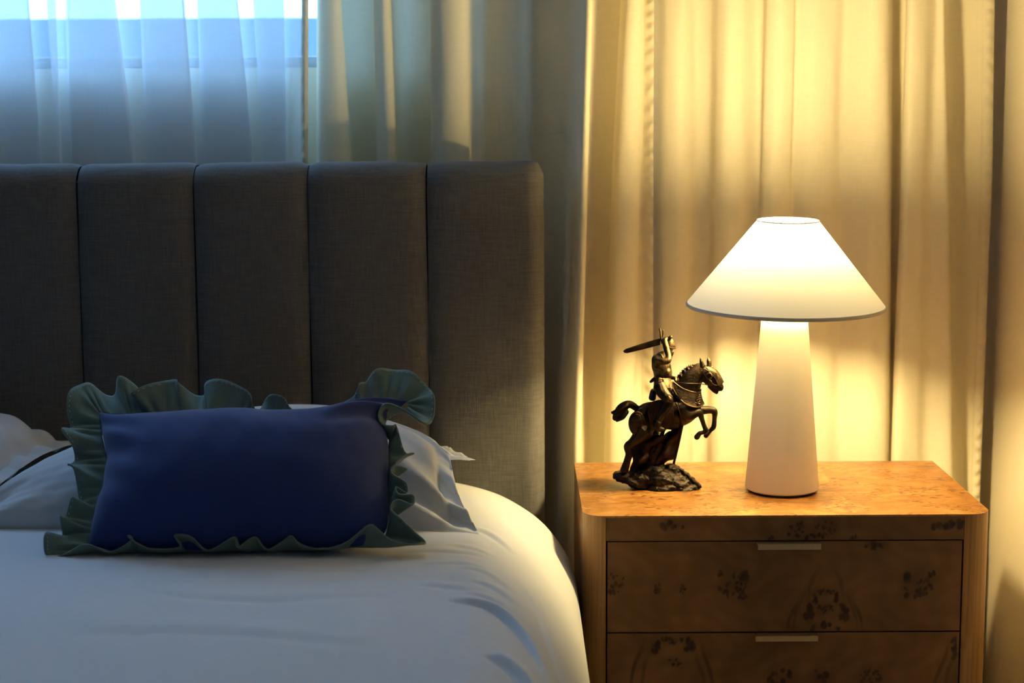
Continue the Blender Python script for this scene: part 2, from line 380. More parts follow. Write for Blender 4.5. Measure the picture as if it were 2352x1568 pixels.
curtain('drape', B, M_drape, 3.14, 'cream drape lit golden directly behind the table lamp', 'curtain', hem=('R',), hemw=.016)

# ================================================================= bed
BX1 = WY(1250, 600, 2.95).x; PW = .1955; BX0 = BX1 - 8 * PW
bed = thing('bed', 'double bed with tall charcoal linen channel headboard', 'bed', (BX0 + 4 * PW, 2.9, 0)); org = bed.location
HBZ = WY(800, 374, 2.96).z
seams = [BX1] + [WY(x, 600, 2.95).x for x in (982, 709, 448, 182)]
while len(seams) < 9: seams.append(seams[-1] - PW)
seams = seams[::-1]
def channel(x0, x1, first, last, seed):
    """padded upright channel: puffed front, soft rolled top"""
    V = []; nu, path = 22, []
    yf, yb, zt = 2.938, 3.045, HBZ
    for k in range(30): path.append((yf, .18 + (zt - .045 - .18) * k / 29, 0))
    for k in range(1, 9): q = math.pi / 2 * k / 8; path.append((yf + .045 * (1 - math.cos(q)), zt - .045 + .045 * math.sin(q), k / 8))
    path += [(yf + .07, zt, 1), (yb - .01, zt - .004, 1), (yb, zt - .02, 1), (yb, .18, 1)]
    for i in range(nu):
        t = i / (nu - 1); u = 2 * t - 1
        for y, z, k in path:
            xs0 = x0 + (.0016 * wob(z * 6, seed) if not first else 0); xs1 = x1 + (.0016 * wob(z * 6, seed + 1) if not last else 0)
            e = 1 - abs(u) ** 5
            puff = -.011 * abs(u) ** 7 - .003 * u * u
            if last and u > 0: puff = -.030 * max(0, (u - .70) / .30) ** 2.4
            dz = -.005 * (abs(u) ** 12) * k - (.020 * max(0, (u - .86) / .14) ** 2.2 * k if last else 0) - .0015 * wob(t * 5, seed) * k
            V.append((xs0 + (xs1 - xs0) * t, (y - puff) if y < 3.0 else y, z + dz))
    o = obj('headboard_channel', V, gridf(nu, len(path)), M_head, bed, org)
    n = len(path); me = o.data
    return o
for i in range(8): channel(seams[i] + (.0012 if i else 0), seams[i + 1] - (.0012 if i < 7 else 0), i == 0, i == 7, i * 2.3)
bevbox('headboard_core', (BX0 + .008, BX1 - .004, 2.965, 3.04, .02, HBZ - .03), M_head, bed, org, .008)
bevbox('base', (BX0 + .03, BX1 - .03, .95, 2.92, .10, .42), M_base, bed, org, .02, 3)
for x in (BX0 + .12, BX1 - .14):
    for y in (1.05, 2.8): V, F = loft([(x, y, .0), (x, y, .1)], [.025, .03], 16, 1, (1, 0, 0)); obj('leg', V, F, M_foot, bed, org)

# duvet: crowned top that rolls over the sides; cloth beyond the rim hangs down
DX0, DX1, DY0, DY1, DZ = BX0 - .03, .102, .80, 2.925, .603
RIM = .17; CR = .13
def creases(x, y):
    h = 0
    for pts, wd, am, bx0, bx1, by0, by1 in CRE:
        m = wd * 5
        if x < bx0 - m or x > bx1 + m or y < by0 - m or y > by1 + m: continue
        best = 9; bt = 0; tot = len(pts) - 1
        for k in range(tot):
            (ax, ay), (bx, by) = pts[k], pts[k + 1]; dx, dy = bx - ax, by - ay; L2 = dx * dx + dy * dy
            t = min(max(((x - ax) * dx + (y - ay) * dy) / L2, 0), 1); px, py = ax + dx * t, ay + dy * t
            s = (dx * (y - py) - dy * (x - px)) / math.sqrt(L2); dd = math.hypot(x - px, y - py)
            if dd < abs(best): best = dd if s > 0 else -dd; bt = (k + t) / tot
        fade = math.sin(math.pi * min(max(bt, 0), 1)) ** .7
        q = best / wd
        h += am * fade * (math.exp(-(q - 1.1) ** 2 * (.35 if q > 1.1 else 1.3)) - .9 * math.exp(-(q + .55) ** 2 * 2.4))
    return h
def cz(l, wd, am):
    P = [tuple(float(k) for k in q) for q in catmull([tuple(WZ(a, b, .59)[:2]) for a, b in l], 4)]
    return (P, wd, am, min(p[0] for p in P), max(p[0] for p in P), min(p[1] for p in P), max(p[1] for p in P))
CRE = [cz([(1030, 1408), (1105, 1413), (1150, 1425), (1195, 1452), (1225, 1485), (1258, 1530)], .0065, .0080), cz([(1080, 1363), (1130, 1370), (1185, 1393)], .0055, .0020), cz([(1055, 1336), (1110, 1341), (1180, 1364)], .005, .0017),
       cz([(1080, 1236), (1130, 1248), (1180, 1275)], .0055, .0024), cz([(1120, 1525), (1175, 1545), (1225, 1590)], .009, .0075), cz([(920, 1300), (1010, 1296), (1120, 1303)], .007, .0014), cz([(1020, 1280), (1080, 1286), (1130, 1298)], .005, .0014),
       cz([(300, 1400), (600, 1412), (900, 1395)], .016, .0016), cz([(100, 1500), (500, 1490), (900, 1520)], .018, .0018), cz([(1070, 1392), (1130, 1398), (1195, 1424)], .005, .0022), cz([(950, 1330), (1040, 1325), (1120, 1335)], .006, .0013), cz([(960, 1375), (1020, 1380), (1080, 1384)], .008, .0018),
       cz([(1190, 1330), (1240, 1390), (1268, 1450)], .006, .0016), cz([(1215, 1300), (1262, 1370), (1295, 1440)], .005, .0012), cz([(1235, 1395), (1275, 1470), (1300, 1550)], .006, .0016), cz([(1150, 1440), (1200, 1480), (1240, 1530)], .006, .0016), cz([(600, 1340), (750, 1345), (880, 1338)], .010, .0012), cz([(1195, 1545), (1225, 1580), (1245, 1620)], .006, .003)]
def duvet():
    xs = list(np.linspace(DX0 - .38, -.55, 70)) + list(np.linspace(-.545, DX1 + .10, 190)) + list(np.linspace(DX1 + .108, DX1 + .36, 24)); ys = list(np.linspace(DY0 - .3, 1.7, 60)) + list(np.linspace(1.705, DY1 + .1, 330)); V = []
    ix0, ix1, iy0, iy1 = DX0 + RIM + CR, DX1 - RIM - CR, DY0 + RIM + CR, DY1 - RIM * .75 - CR
    for x in xs:
        for y in ys:
            qx, qy = min(max(x, ix0), ix1), min(max(y, iy0), iy1); dx, dy = x - qx, y - qy; d = math.hypot(dx, dy)
            crown = .012 * math.sin(math.pi * min(max((x - DX0) / (DX1 - DX0), 0), 1))
            if d < 1e-6: X, Y, Z = x, y, DZ + crown; n = None
            else:
                nx, ny = dx / d, dy / d; e = max(0, d - CR)
                a = min(e / RIM, math.pi / 2 * 1.0)
                s = RIM * math.sin(a) if e > 0 else 0; drop = RIM * (1 - math.cos(a)) * .95
                hang = max(0, e - RIM * math.pi / 2)
                X = qx + nx * (min(d, CR) + s - hang * .10); Y = qy + ny * (min(d, CR) + s - hang * .05); Z = DZ + crown * (1 - a / 1.6) - drop - hang
                if hang > 0: X += nx * .006 * wob(y * 22, 1, 3) * min(hang * 8, 1)
            near = sm(DX0, -.9, x) ; 
            Z += .0022 * wob(x * 9, y * 7, 4.) + .0012 * wob(x * 26, y * 17, 1.) + creases(X, Y) * (1 if Z > .45 else 0)
            V.append((X, min(Y, 2.929), max(Z, .16)))
    return V, gridf(len(xs), len(ys))
V, F = duvet(); o = obj('duvet', V, F, M_linen, None, (BX0 + .8, 1.85, .16)); tag(o, 'smooth white duvet with creases near its right edge', 'duvet')

# ---- pillows: a patch between four boundary curves, puffed on both sides
def coons(top, bot, left, right, u, v):
    """u 0..1 left to right, v 0..1 bottom to top; each argument is a function of 0..1"""
    a = bot(u).lerp(top(u), v); b = left(v).lerp(right(v), u)
    c = (bot(0).lerp(bot(1), u)).lerp(top(0).lerp(top(1), u), v)
    return a + b - c
def curve(pts):
    P = catmull([tuple(p) for p in pts], 10); L = np.concatenate([[0], np.cumsum(np.linalg.norm(np.diff(P, axis=0), axis=1))]); L /= L[-1]
    return lambda t: Vector([float(np.interp(t, L, P[:, k])) for k in range(3)])
def pillow_mesh(top, bot, left, right, n, front, back, flange=.0, nu=70, nv=44, wr=None, pw=.5):
    V = []
    n = Vector(n).normalized()
    def puff(u, v):
        a = min(u, 1 - u) * 2; b = min(v, 1 - v) * 2
        a = max(0, (a - flange) / (1 - flange)); b = max(0, (b - flange * 1.5) / (1 - flange * 1.5))
        return (1 - (1 - a) ** 2.6) ** pw * (1 - (1 - b) ** 2.2) ** pw
    for s, amt in ((1, front), (-1, back)):
        for i in range(nu):
            for j in range(nv):
                u, v = i / (nu - 1), j / (nv - 1); u2 = .5 - .5 * math.cos(math.pi * u); u = .5 * u + .5 * u2; v2 = .5 - .5 * math.cos(math.pi * v); v = .5 * v + .5 * v2
                p = coons(top, bot, left, right, u, v); e = 1 if 0 < i < nu - 1 and 0 < j < nv - 1 else 0
                h = amt * puff(u, v)
                if wr and e: h += wr(u, v) * s * (1 if s > 0 else .3)
                V.append(p + n * (s * (h + .0008 * e)))
    F = gridf(nu, nv); m = nu * nv; F += [tuple(m + k for k in f)[::-1] for f in F[:]]
    ring = [i * nv for i in range(nu)] + [(nu - 1) * nv + j for j in range(1, nv)] + [i * nv + nv - 1 for i in range(nu - 2, -1, -1)] + [j for j in range(nv - 2, 0, -1)]
    for k in range(len(ring)): a, b = ring[k], ring[(k + 1) % len(ring)]; F.append((b, a, m + a, m + b))
    return V, F
def plane_px(p0, p1):
    d = (Vector(p1) - Vector(p0)); n = Vector((0, -d.z, d.y)).normalized()
    return lambda x, y: WP(x, y, Vector(p0), n), n
# leaning white pillow behind the frilled cushion
pp, n1 = plane_px((0, 2.47, .613), (0, 2.74, .746))
f1 = lambda l: curve([pp(*q) for q in l])
def wr1(u, v):
    k = sm(.72, .86, u); q = (u * 1.0 + v * .55)
    return .011 * k * math.sin(q * 34 + 1.5 * math.sin(v * 5)) * sm(0, .12, v) * sm(1, .9, v) * (.5 + .5 * math.sin(v * 4 + .5)) + .006 * sm(.2, .05, u) * math.sin(v * 13 - u * 9) * sm(0, .1, v) + .0015 * wob(u * 30, v * 22)
V, F = pillow_mesh(f1([(-75, 1172), (0, 1132), (60, 1092), (110, 1062), (170, 1036), (300, 985), (450, 950), (600, 932), (700, 928), (780, 934), (860, 955), (960, 990), (1032, 1040)]),
                   f1([(-95, 1222), (0, 1225), (100, 1233), (400, 1234), (700, 1232), (960, 1226), (1040, 1226), (1101, 1228)]), f1([(-95, 1222), (-90, 1195), (-75, 1172)]),
                   f1([(1101, 1228), (1085, 1197), (1060, 1152), (1045, 1105), (1032, 1040)]), n1, .055, .02, .09, 110, 56, wr1)
o = obj('pillow', V, F, M_linen, None, tuple(pp(500, 1228))); tag(o, 'white pillow leaning directly behind the navy frilled cushion', 'pillow', 'white pillows on the bed')
# flat pillow behind it, its corner flange sticking out on the right
def flat_pillow(frp, brp, wid, front, back, label, left_dx=(0, 0), wr=None, fl=.10, mid=None):
    fr, br = frp, brp; fl_, bl = fr + Vector((-wid, left_dx[0], 0)), br + Vector((-wid, left_dx[1], 0))
    sag = Vector((0, .012, .012))
    top = curve([bl, bl.lerp(br, .5) - Vector((0, .02, -.01)), br]); bot = curve([fl_, fl_.lerp(fr, .5) + Vector((0, .025, 0)), fr])
    l = curve([fl_, fl_.lerp(bl, .5) + Vector((.02, 0, 0)), bl]); r = curve([fr, mid or fr.lerp(br, .5) + Vector((-.012, 0, .004)), br])
    nn = (br - fr).cross(Vector((-1, 0, 0))); nn = -nn if nn.z < 0 else nn
    V, F = pillow_mesh(top, bot, l, r, nn, front, back, fl, 80, 44, wr)
    o = obj('pillow', V, F, M_linen, None, (fr.x - wid / 2, (fr.y + br.y) / 2, .6)); return tag(o, label, 'pillow', 'white pillows on the bed')
wr2 = lambda u, v: .0035 * math.sin(u * 60 + v * 18) * sm(.75, 1, u) + .002 * wob(u * 20, v * 13, 2.)
flat_pillow(WY(1093, 1056, 2.70), WY(1032, 1028, 2.90), .60, .055, .042, 'white pillow lying at the headboard, corner jutting right beneath the leaning pillow', wr=wr2)
wr3 = lambda u, v: .006 * math.sin(u * 45 + v * 26) * sm(.7, .95, u) + .003 * wob(u * 22, v * 14, 7.)
flat_pillow(WY(-12, 1120, 2.60), WY(195, 1012, 2.90), .70, .085, .040, 'plump white pillow cut off by the left edge of the photo', wr=wr3, mid=WY(95, 1046, 2.72))

# ---- navy cushion with the green ruffle
cu0 = WZ(550, 1263, .619); cu1 = WY(550, 950, 2.50)
pc, nc = plane_px((0, cu0.y, cu0.z), (0, cu1.y, cu1.z))
cush = thing('frilled_cushion', 'navy blue cushion with sage green ruffle leaning on the white pillow', 'cushion', tuple(pc(550, 1268))); org = cush.location
fc = lambda l: curve([pc(*q) for q in l])
def wrc(u, v):
    h = .0014 * wob(u * 16, v * 9, 1.)
    h += .0045 * sm(.2, .03, u) * math.sin(v * 26 + u * 30) * sm(.1, .5, v) * sm(1, .85, v)
    h += .007 * sm(.74, .9, u) * sm(.6, .85, v) * math.sin((v - u * .45) * 34)
    return h
top = [(229, 950), (280, 962), (400, 966), (560, 964), (660, 968), (760, 958), (830, 936), (890, 922), (936, 920)]
V, F = pillow_mesh(fc(top), fc([(200, 1262), (400, 1263), (620, 1260), (800, 1255), (868, 1248)]), fc([(200, 1262), (215, 1195), (238, 1110), (246, 1060), (236, 1000), (229, 947)]),
                   fc([(868, 1248), (890, 1205), (893, 1120), (893, 1030), (884, 970), (905, 948), (936, 920)]), nc, .085, .05, .0, 120, 70, wrc, .55)
obj('cushion_cover', V, F, M_navy, cush, org)
ST = [(200, 1262, 108, 1279, .0), (200, 1250, 104, 1262, .012), (203, 1240, 112, 1237, .018), (208, 1225, 140, 1224, -.012), (210, 1210, 143, 1203, .02), (214, 1190, 150, 1190, .0), (218, 1170, 172, 1157, .022), (223, 1150, 181, 1153, -.012),
      (230, 1125, 176, 1122, -.014), (240, 1105, 175, 1095, .016), (246, 1085, 163, 1086, .024), (247, 1065, 157, 1068, .0), (244, 1045, 169, 1046, -.012), (240, 1025, 168, 1031, .01), (236, 1010, 149, 1011, .026), (233, 990, 149, 997, .015),
      (231, 975, 159, 970, -.014), (229, 960, 154, 944, .005), (228, 950, 162, 912, .014), (228, 945, 185, 888, .004), (240, 946, 207, 879, .0), (262, 950, 235, 892, -.014), (285, 952, 262, 893, -.014), (300, 952, 274, 879, .015),
      (315, 952, 295, 880, .01), (330, 952, 320, 890, -.008), (345, 952, 304, 926, .024), (365, 952, 335, 905, .022), (395, 952, 401, 876, .005), (420, 951, 411, 894, .018), (445, 951, 440, 892, -.014), (468, 950, 467, 890, -.018),
      (475, 950, 471, 879, .0), (500, 950, 505, 881, .012), (530, 950, 545, 894, .012), (560, 949, 577, 917, .014), (575, 949, 582, 934, .0), (600, 950, 596, 930, -.012), (625, 952, 620, 915, .01), (645, 953, 655, 924, .012),
      (660, 954, 670, 940, 0), (720, 949, 720, 932, -.02), (780, 939, 780, 918, -.01), (815, 930, 816, 908, 0), (832, 926, 826, 893, .014), (850, 923, 842, 876, .0), (870, 921, 866, 859, .014), (890, 918, 906, 850, .0),
      (912, 917, 948, 862, .01), (930, 918, 982, 888, .0), (936, 921, 999, 922, .012), (936, 928, 996, 960, .0), (932, 936, 980, 989, .014), (925, 942, 950, 977, .03), (910, 946, 916, 958, .034), (895, 956, 886, 953, .04),
      (885, 965, 871, 975, .034), (885, 980, 880, 1001, .04), (890, 1000, 906, 1001, .03), (893, 1010, 912, 988, .012), (893, 1040, 930, 1040, .0), (893, 1060, 954, 1052, .012), (892, 1075, 934, 1064, .022), (892, 1090, 907, 1092, .03),
      (891, 1105, 940, 1090, .012), (891, 1120, 912, 1092, .035), (891, 1130, 900, 1112, .04), (891, 1145, 934, 1125, .02), (892, 1155, 936, 1148, .016), (892, 1165, 912, 1142, .04), (893, 1175, 918, 1162, .042), (893, 1182, 952, 1156, .024),
      (893, 1192, 950, 1180, .024), (893, 1200, 915, 1173, .045), (891, 1210, 899, 1196, .046), (887, 1220, 920, 1212, .036), (882, 1232, 958, 1238, .014), (872, 1243, 980, 1249, .004), (862, 1250, 962, 1263, .014), (845, 1252, 905, 1262, .02),
      (830, 1253, 870, 1240, .04), (805, 1254, 850, 1232, .045), (785, 1255, 800, 1262, .018), (740, 1256, 740, 1273, .012), (705, 1257, 692, 1270, .024), (688, 1258, 674, 1240, .045), (668, 1258, 655, 1264, .03), (630, 1259, 612, 1276, .012),
      (595, 1260, 592, 1247, .045), (570, 1260, 548, 1279, .02), (545, 1260, 546, 1254, .045), (505, 1261, 478, 1279, .012), (465, 1261, 448, 1258, .042), (435, 1262, 405, 1256, .048), (405, 1262, 424, 1277, .024), (370, 1262, 340, 1275, .016),
      (335, 1263, 300, 1243, .045), (308, 1263, 312, 1262, .034), (275, 1263, 255, 1281, .012), (235, 1263, 205, 1268, .024), (215, 1263, 150, 1281, .008)]
ST = [(a, b, c, max(d, 1257) if b > 1252 and 240 < c < 780 else d, dn) for a, b, c, d, dn in ST]
ST = [(a, b, c, d, dn if dn < .02 else .02 + (dn - .02) * .35) for a, b, c, d, dn in ST]
SC = catmull(ST, 7, closed=True); _k = np.array((1, 3, 5, 6, 5, 3, 1.)); SC[:, 2:] = sum(np.roll(SC[:, 2:], q - 3, 0) * _k[q] for q in range(7)) / _k.sum(); NW = 12; V = []; outer = []
for i, (a, b, c, d, dn) in enumerate(SC):
    p, q = pc(a, b), pc(c, d); 
    for j in range(NW):
        t = j / (NW - 1)
        pk = .0034 * math.sin(i * .8 + 1.9 * math.sin(i * .23)) * math.sin(math.pi * min(t * 1.15, 1)) * (1 - .5 * t)
        x = p.lerp(q, t) + nc * (dn * t ** 1.3 + pk - .004 * (1 - t)); x.z = max(x.z, .606 + .0006 * j)
        V.append(x)
ruf = obj('ruffle', V, gridf(len(SC), NW, True), M_green, cush, org); solidify(ruf, .0022)
V, F = [], []                                           # dashes of pale thread along the outer hem
N = len(SC)
for i in range(0, N, 2):
    p = [ruf.data.vertices[(k % N) * NW + NW - 2].co for k in (i, i + 1)]; 
    if (p[1] - p[0]).length > .012: continue
    o3 = Vector(org); s = (ruf.data.vertices[(i % N) * NW + NW - 1].co - p[0]); s = s.normalized() * .0007 if s.length else Vector((0, 0, .0007))
    up_ = nc * .0013; b0 = len(V); e = p[0].lerp(p[1], .75)
    for sg in (1,):
        V += [p[0] + o3 + up_ - s, p[0] + o3 + up_ + s, e + o3 + up_ + s, e + o3 + up_ - s, p[0] + o3 + up_ * 1.5, e + o3 + up_ * 1.5]
        F += [(b0, b0 + 4, b0 + 5, b0 + 3), (b0 + 4, b0 + 1, b0 + 2, b0 + 5), (b0, b0 + 1, b0 + 4), (b0 + 3, b0 + 5, b0 + 2), (b0, b0 + 3, b0 + 2, b0 + 1)]
st = obj('stitching', V, F, M_thread, ruf, org); st['kind'] = 'stuff'

# ================================================================= nightstand
NX0, NX1, NY0, NY1, NZ = .1068, .7290, 2.578, 2.966, .600
ns = thing('nightstand', 'amber burl wood nightstand with drawers and brass edge pulls', 'nightstand', ((NX0 + NX1) / 2, (NY0 + NY1) / 2, 0)); org = ns.location
CRN = .033
def rrect(x0, x1, y0, y1, r, seg=10):
    """plan outline with rounded front corners (front is y0)"""
    P = [(x1, y1), (x0, y1)]
    for k in range(seg + 1): q = math.pi + math.pi / 2 * k / seg; P.append((x0 + r + r * math.cos(q), y0 + r + r * math.sin(q)))
    for k in range(seg + 1): q = 1.5 * math.pi + math.pi / 2 * k / seg; P.append((x1 - r + r * math.cos(q), y0 + r + r * math.sin(q)))
    return P
def prism(P, z0, z1):
    n = len(P); v = [(x, y, z0) for x, y in P] + [(x, y, z1) for x, y in P]
    return v, [tuple(range(n))[::-1], tuple(range(n, 2 * n))] + [(i, (i + 1) % n, n + (i + 1) % n, n + i) for i in range(n)]
LX, RX = WY(1393, 1300, NY0).x, WY(2211, 1300, NY0).x
ZR = WY(1800, 1242, NY0).z; ZD = WY(1800, 1452, NY0).z; DH = ZR - ZD
ZB = ZR - 3 * DH
def solid(name, P, z0, z1, mat, parent=ns, deg=35): v, f = prism(P, z0, z1); return autos(recalc(obj(name, v, f, mat, parent, org)), deg)
solid('top_panel', rrect(NX0, NX1, NY0, NY1, CRN), NZ - .003, NZ - .0008, M_post)
arcL = [(NX0 + CRN + CRN * math.cos(math.pi + math.pi / 2 * k / 10), NY0 + CRN + CRN * math.sin(math.pi + math.pi / 2 * k / 10)) for k in range(11)]
solid('corner_post', [(LX - .001, NY0 + .05), (NX0, NY0 + .05)] + arcL + [(LX - .001, NY0)], .0, NZ - .003, M_post)
mirr = lambda P: [(NX0 + NX1 - x, y) for x, y in P]
solid('corner_post', [(RX + .001, NY0 + .05), (NX1, NY0 + .05)] + mirr(arcL) + [(RX + .001, NY0)], .0, NZ - .003, M_post)
for x0, x1 in ((NX0, NX0 + .018), (NX1 - .018, NX1)): bevbox('side_panel', (x0, x1, NY0 + .05, NY1, 0.0, NZ - .003), M_post, ns, org, .001)
bevbox('back_panel', (NX0 + .018, NX1 - .018, NY1 - .012, NY1 - .001, ZB - .03, NZ - .012), M_post, ns, org, .001)
bevbox('interior', (LX - .001, RX + .001, NY0 + .018, NY1 - .02, ZB - .01, NZ - .014), M_gap, ns, org, .001)
# veneer leaves of the top
cuts = [NX0, WZ(1605, 1170, NZ).x, WZ(1945, 1150, NZ).x, NX1]
full = rrect(NX0, NX1, NY0, NY1, CRN)
def clip(P, xa, xb):
    def half(P, keep, xc):
        out = []
        for i in range(len(P)):
            a, b = P[i], P[(i + 1) % len(P)]; ka, kb = keep(a[0]), keep(b[0])
            if ka: out.append(a)
            if ka != kb: t = (xc - a[0]) / (b[0] - a[0]); out.append((xc, a[1] + (b[1] - a[1]) * t))
        return out
    return half(half(P, lambda x: x >= xa - 1e-9, xa), lambda x: x <= xb + 1e-9, xb)
for k in range(3):
    g = .00001; P = clip(full, cuts[k] + (g if k else -1), cuts[k + 1] - (g if k < 2 else -1)); o = solid('veneer_leaf', P, NZ - .0008, NZ, M_burl)
    c = Vector(((cuts[k] + cuts[k + 1]) / 2, (NY0 + NY1) / 2, NZ)) - Vector(org)
    for v in o.data.vertices: v.co -= c
    o.location = c; 
    o.color = ((.28,) * 3 + (1,), (.0,) * 3 + (1,), (.38,) * 3 + (1,))[k]
    if k == 1: o.scale = (-1, 1, 1)
# burl figure: colour attribute on a fine grid
def figure(X, Z, marks, streaks, seed):
    rs = np.random.RandomState(seed)
    lo = (np.sin(X * 31 + 2 * np.sin(Z * 27 + seed)) + np.sin(X * 57 - Z * 44 + seed) * .6 + np.sin(X * 13 + Z * 19 + 2 * seed)) / 2.6
    base = np.array((.20, .095, .034)); lo2 = np.sin(X * 83 + 3 * np.sin(Z * 61 + seed)) * np.sin(Z * 74 - 2 * np.sin(X * 49)); C = base * (1 + (.20 * lo + .12 * lo2)[:, None] * np.array((1, 1.12, 1.3)))
    m = np.zeros(len(X)); halo = np.zeros(len(X))
    def dot(px, py, rx, ry, rot, s=1.):
        nonlocal m
        q = WY(px, py, NY0); k = NY0 / FPX; dx, dz = (X - q.x) / k, (Z - q.z) / k; c_, s_ = math.cos(rot), math.sin(rot)
        d = np.hypot((dx * c_ + dz * s_) / rx, (-dx * s_ + dz * c_) / ry); m = np.maximum(m, s * np.clip((1.25 - d) * 2.2, 0, 1))
    for px, py, rx, ry, n, r0, r1 in marks:
        q = WY(px, py, NY0); k = NY0 / FPX; halo = np.maximum(halo, np.clip(1 - np.hypot((X - q.x) / k / (rx * 1.7), (Z - q.z) / k / (ry * 1.7)), 0, 1))
        for _ in range(n):
            a, b = rs.uniform(0, 6.28), math.sqrt(rs.uniform(0, 1)); r = rs.uniform(r0, r1) * .85
            dot(px + rx * b * math.cos(a), py + ry * b * math.sin(a), r * rs.uniform(.7, 1.1), r * rs.uniform(.9, 1.7), rs.uniform(-.7, .7), rs.uniform(.6, 1))
    for (x0, y0, x1, y1, wd, s) in streaks:
        for k in range(24): t = k / 23; dot(x0 + (x1 - x0) * t + 3 * math.sin(t * 7 + x0), y0 + (y1 - y0) * t, wd, 9, 0, s * math.sin(math.pi * min(max(t, .08), .92)))
    C = C * (1 - .35 * halo[:, None]); C = C * (1 - m[:, None]) + np.array((.035, .013, .008)) * m[:, None]
    return C
def front_board(name, x0, x1, z0, z1, y0, th, marks, streaks, seed, parent):
    nx, nz = int((x1 - x0) / .0012), int((z1 - z0) / .0012)
    xs = np.linspace(x0, x1, nx); zs = np.linspace(z0, z1, nz); V = [(x, y0, z) for x in xs for z in zs]; F = [f[::-1] for f in gridf(nx, nz)]; F = gridf(nx, nz)
    b0 = len(V); V += [(x0, y0 + th, z0), (x0, y0 + th, z1), (x1, y0 + th, z0), (x1, y0 + th, z1)]
    c00, c01, c10, c11 = 0, nz - 1, (nx - 1) * nz, nx * nz - 1
    F += [tuple([j for j in range(nz)][::-1]) + (b0, b0 + 1), tuple([c10 + j for j in range(nz)]) + (b0 + 3, b0 + 2), tuple([i * nz for i in range(nx)]) + (b0 + 2, b0), tuple([i * nz + nz - 1 for i in range(nx)][::-1]) + (b0 + 1, b0 + 3), (b0, b0 + 2, b0 + 3, b0 + 1)]
    o = obj(name, V, F, M_burlf, parent, org, smooth=False)
    A = np.array(V); C = figure(A[:, 0], A[:, 2], marks, streaks, seed); at = o.data.color_attributes.new('burl', 'FLOAT_COLOR', 'POINT')
    at.data.foreach_set('color', np.concatenate([np.clip(C, 0, 1), np.ones((len(C), 1))], 1).ravel().astype(np.float32)); return o
front_board('front_rail', LX - .0005, RX + .0005, ZR + .0012, NZ - .0032, NY0, .018, [(1548, 1206, 30, 9, 14, 3, 7), (1825, 1212, 24, 18, 13, 2.5, 6), (1898, 1212, 24, 18, 13, 2.5, 6), (1862, 1230, 40, 6, 8, 3, 6), (2160, 1208, 22, 8, 10, 4, 8), (2195, 1203, 20, 8, 9, 4, 8), (1770, 1235, 10, 4, 3, 3, 5), (1960, 1235, 10, 4, 3, 3, 5)], [], 3, ns)
D1 = ([(1412, 1338, 20, 30, 18, 2.5, 6), (1511, 1353, 7, 12, 6, 2.5, 5), (1570, 1356, 7, 12, 6, 2.5, 5), (1684, 1345, 34, 32, 26, 2.5, 6), (1709, 1324, 4, 4, 6, 8, 12), (1655, 1318, 6, 6, 4, 3, 6), (1708, 1370, 6, 5, 4, 4, 6),
       (2112, 1345, 34, 32, 26, 2.5, 6), (2086, 1324, 4, 4, 6, 8, 12), (2140, 1318, 6, 6, 4, 3, 6), (2084, 1370, 6, 5, 4, 4, 6), (2003, 1252, 26, 8, 10, 3, 6), (1858, 1405, 8, 18, 9, 5, 9), (1937, 1405, 8, 18, 9, 5, 9), (1872, 1375, 5, 12, 6, 4, 6), (1922, 1375, 5, 12, 6, 4, 6),
       (1897, 1396, 18, 12, 16, 2.5, 5), (1897, 1360, 20, 7, 12, 2, 4), (1897, 1434, 10, 6, 8, 5, 8), (1868, 1444, 5, 5, 3, 4, 6), (1925, 1444, 5, 5, 3, 4, 6)],
      [(1835, 1370, 1805, 1450, 3, .5), (1848, 1350, 1818, 1450, 3, .4), (1958, 1370, 1985, 1450, 3, .5), (1945, 1350, 1972, 1450, 3, .4), (1880, 1300, 1850, 1380, 4, .3), (1915, 1300, 1945, 1380, 4, .3)])
D2 = ([(1503, 1482, 10, 16, 10, 5, 9), (1585, 1482, 10, 16, 10, 5, 9), (1545, 1470, 24, 8, 14, 3, 5), (1545, 1518, 26, 12, 10, 3, 5), (1792, 1555, 26, 24, 20, 3, 7), (1885, 1552, 22, 16, 9, 4, 8), (1998, 1555, 26, 24, 20, 3, 7), (2192, 1490, 5, 24, 8, 4, 8)],
      [(1478, 1470, 1438, 1600, 4, .6), (1492, 1500, 1462, 1600, 4, .4), (1612, 1470, 1642, 1600, 4, .6), (1600, 1500, 1622, 1600, 4, .4), (2180, 1470, 2140, 1600, 4, .5), (2195, 1500, 2160, 1600, 4, .4)])
D3 = ([(1600, 1800, 40, 30, 20, 4, 8), (2000, 1800, 40, 30, 20, 4, 8)], [])
HW = (WY(1882, 1255, NY0).x - WY(1738, 1255, NY0).x)
for k, (mk, sk) in enumerate((D1, D2, D3)):
    z1 = ZR - k * DH - .0008; z0 = ZR - (k + 1) * DH + .0016
    d = front_board('drawer', LX + .0016, RX - .0016, z0, z1, NY0 + .0005, .018, mk, sk, 11 + k, ns)
    hx = WY(1738, 1255, NY0).x + .0005 if k == 0 else WY(1733, 1460, NY0).x
    # folded brass tab: plate over the drawer edge, lip turned down
    z = z1 - .0012; y0 = NY0 - .012; pr = [(NY0 + .016, z), (y0, z), (y0, z - .0085), (y0 + .0022, z - .0085), (y0 + .0022, z - .0022), (NY0 + .016, z - .0022)]
    n = len(pr); v = [(hx, a, b) for a, b in pr] + [(hx + HW, a, b) for a, b in pr]
    o = autos(recalc(obj('handle', v, [tuple(range(n)), tuple(range(n, 2 * n))[::-1]] + [(i, (i + 1) % n, n + (i + 1) % n, n + i) for i in range(n)], M_brass, d, org)), 30); o['label'] = 'brushed brass edge pull'
bevbox('bottom_rail', (LX - .0005, RX + .0005, NY0, NY0 + .018, .02, ZB - .002), M_post, ns, org, .001)

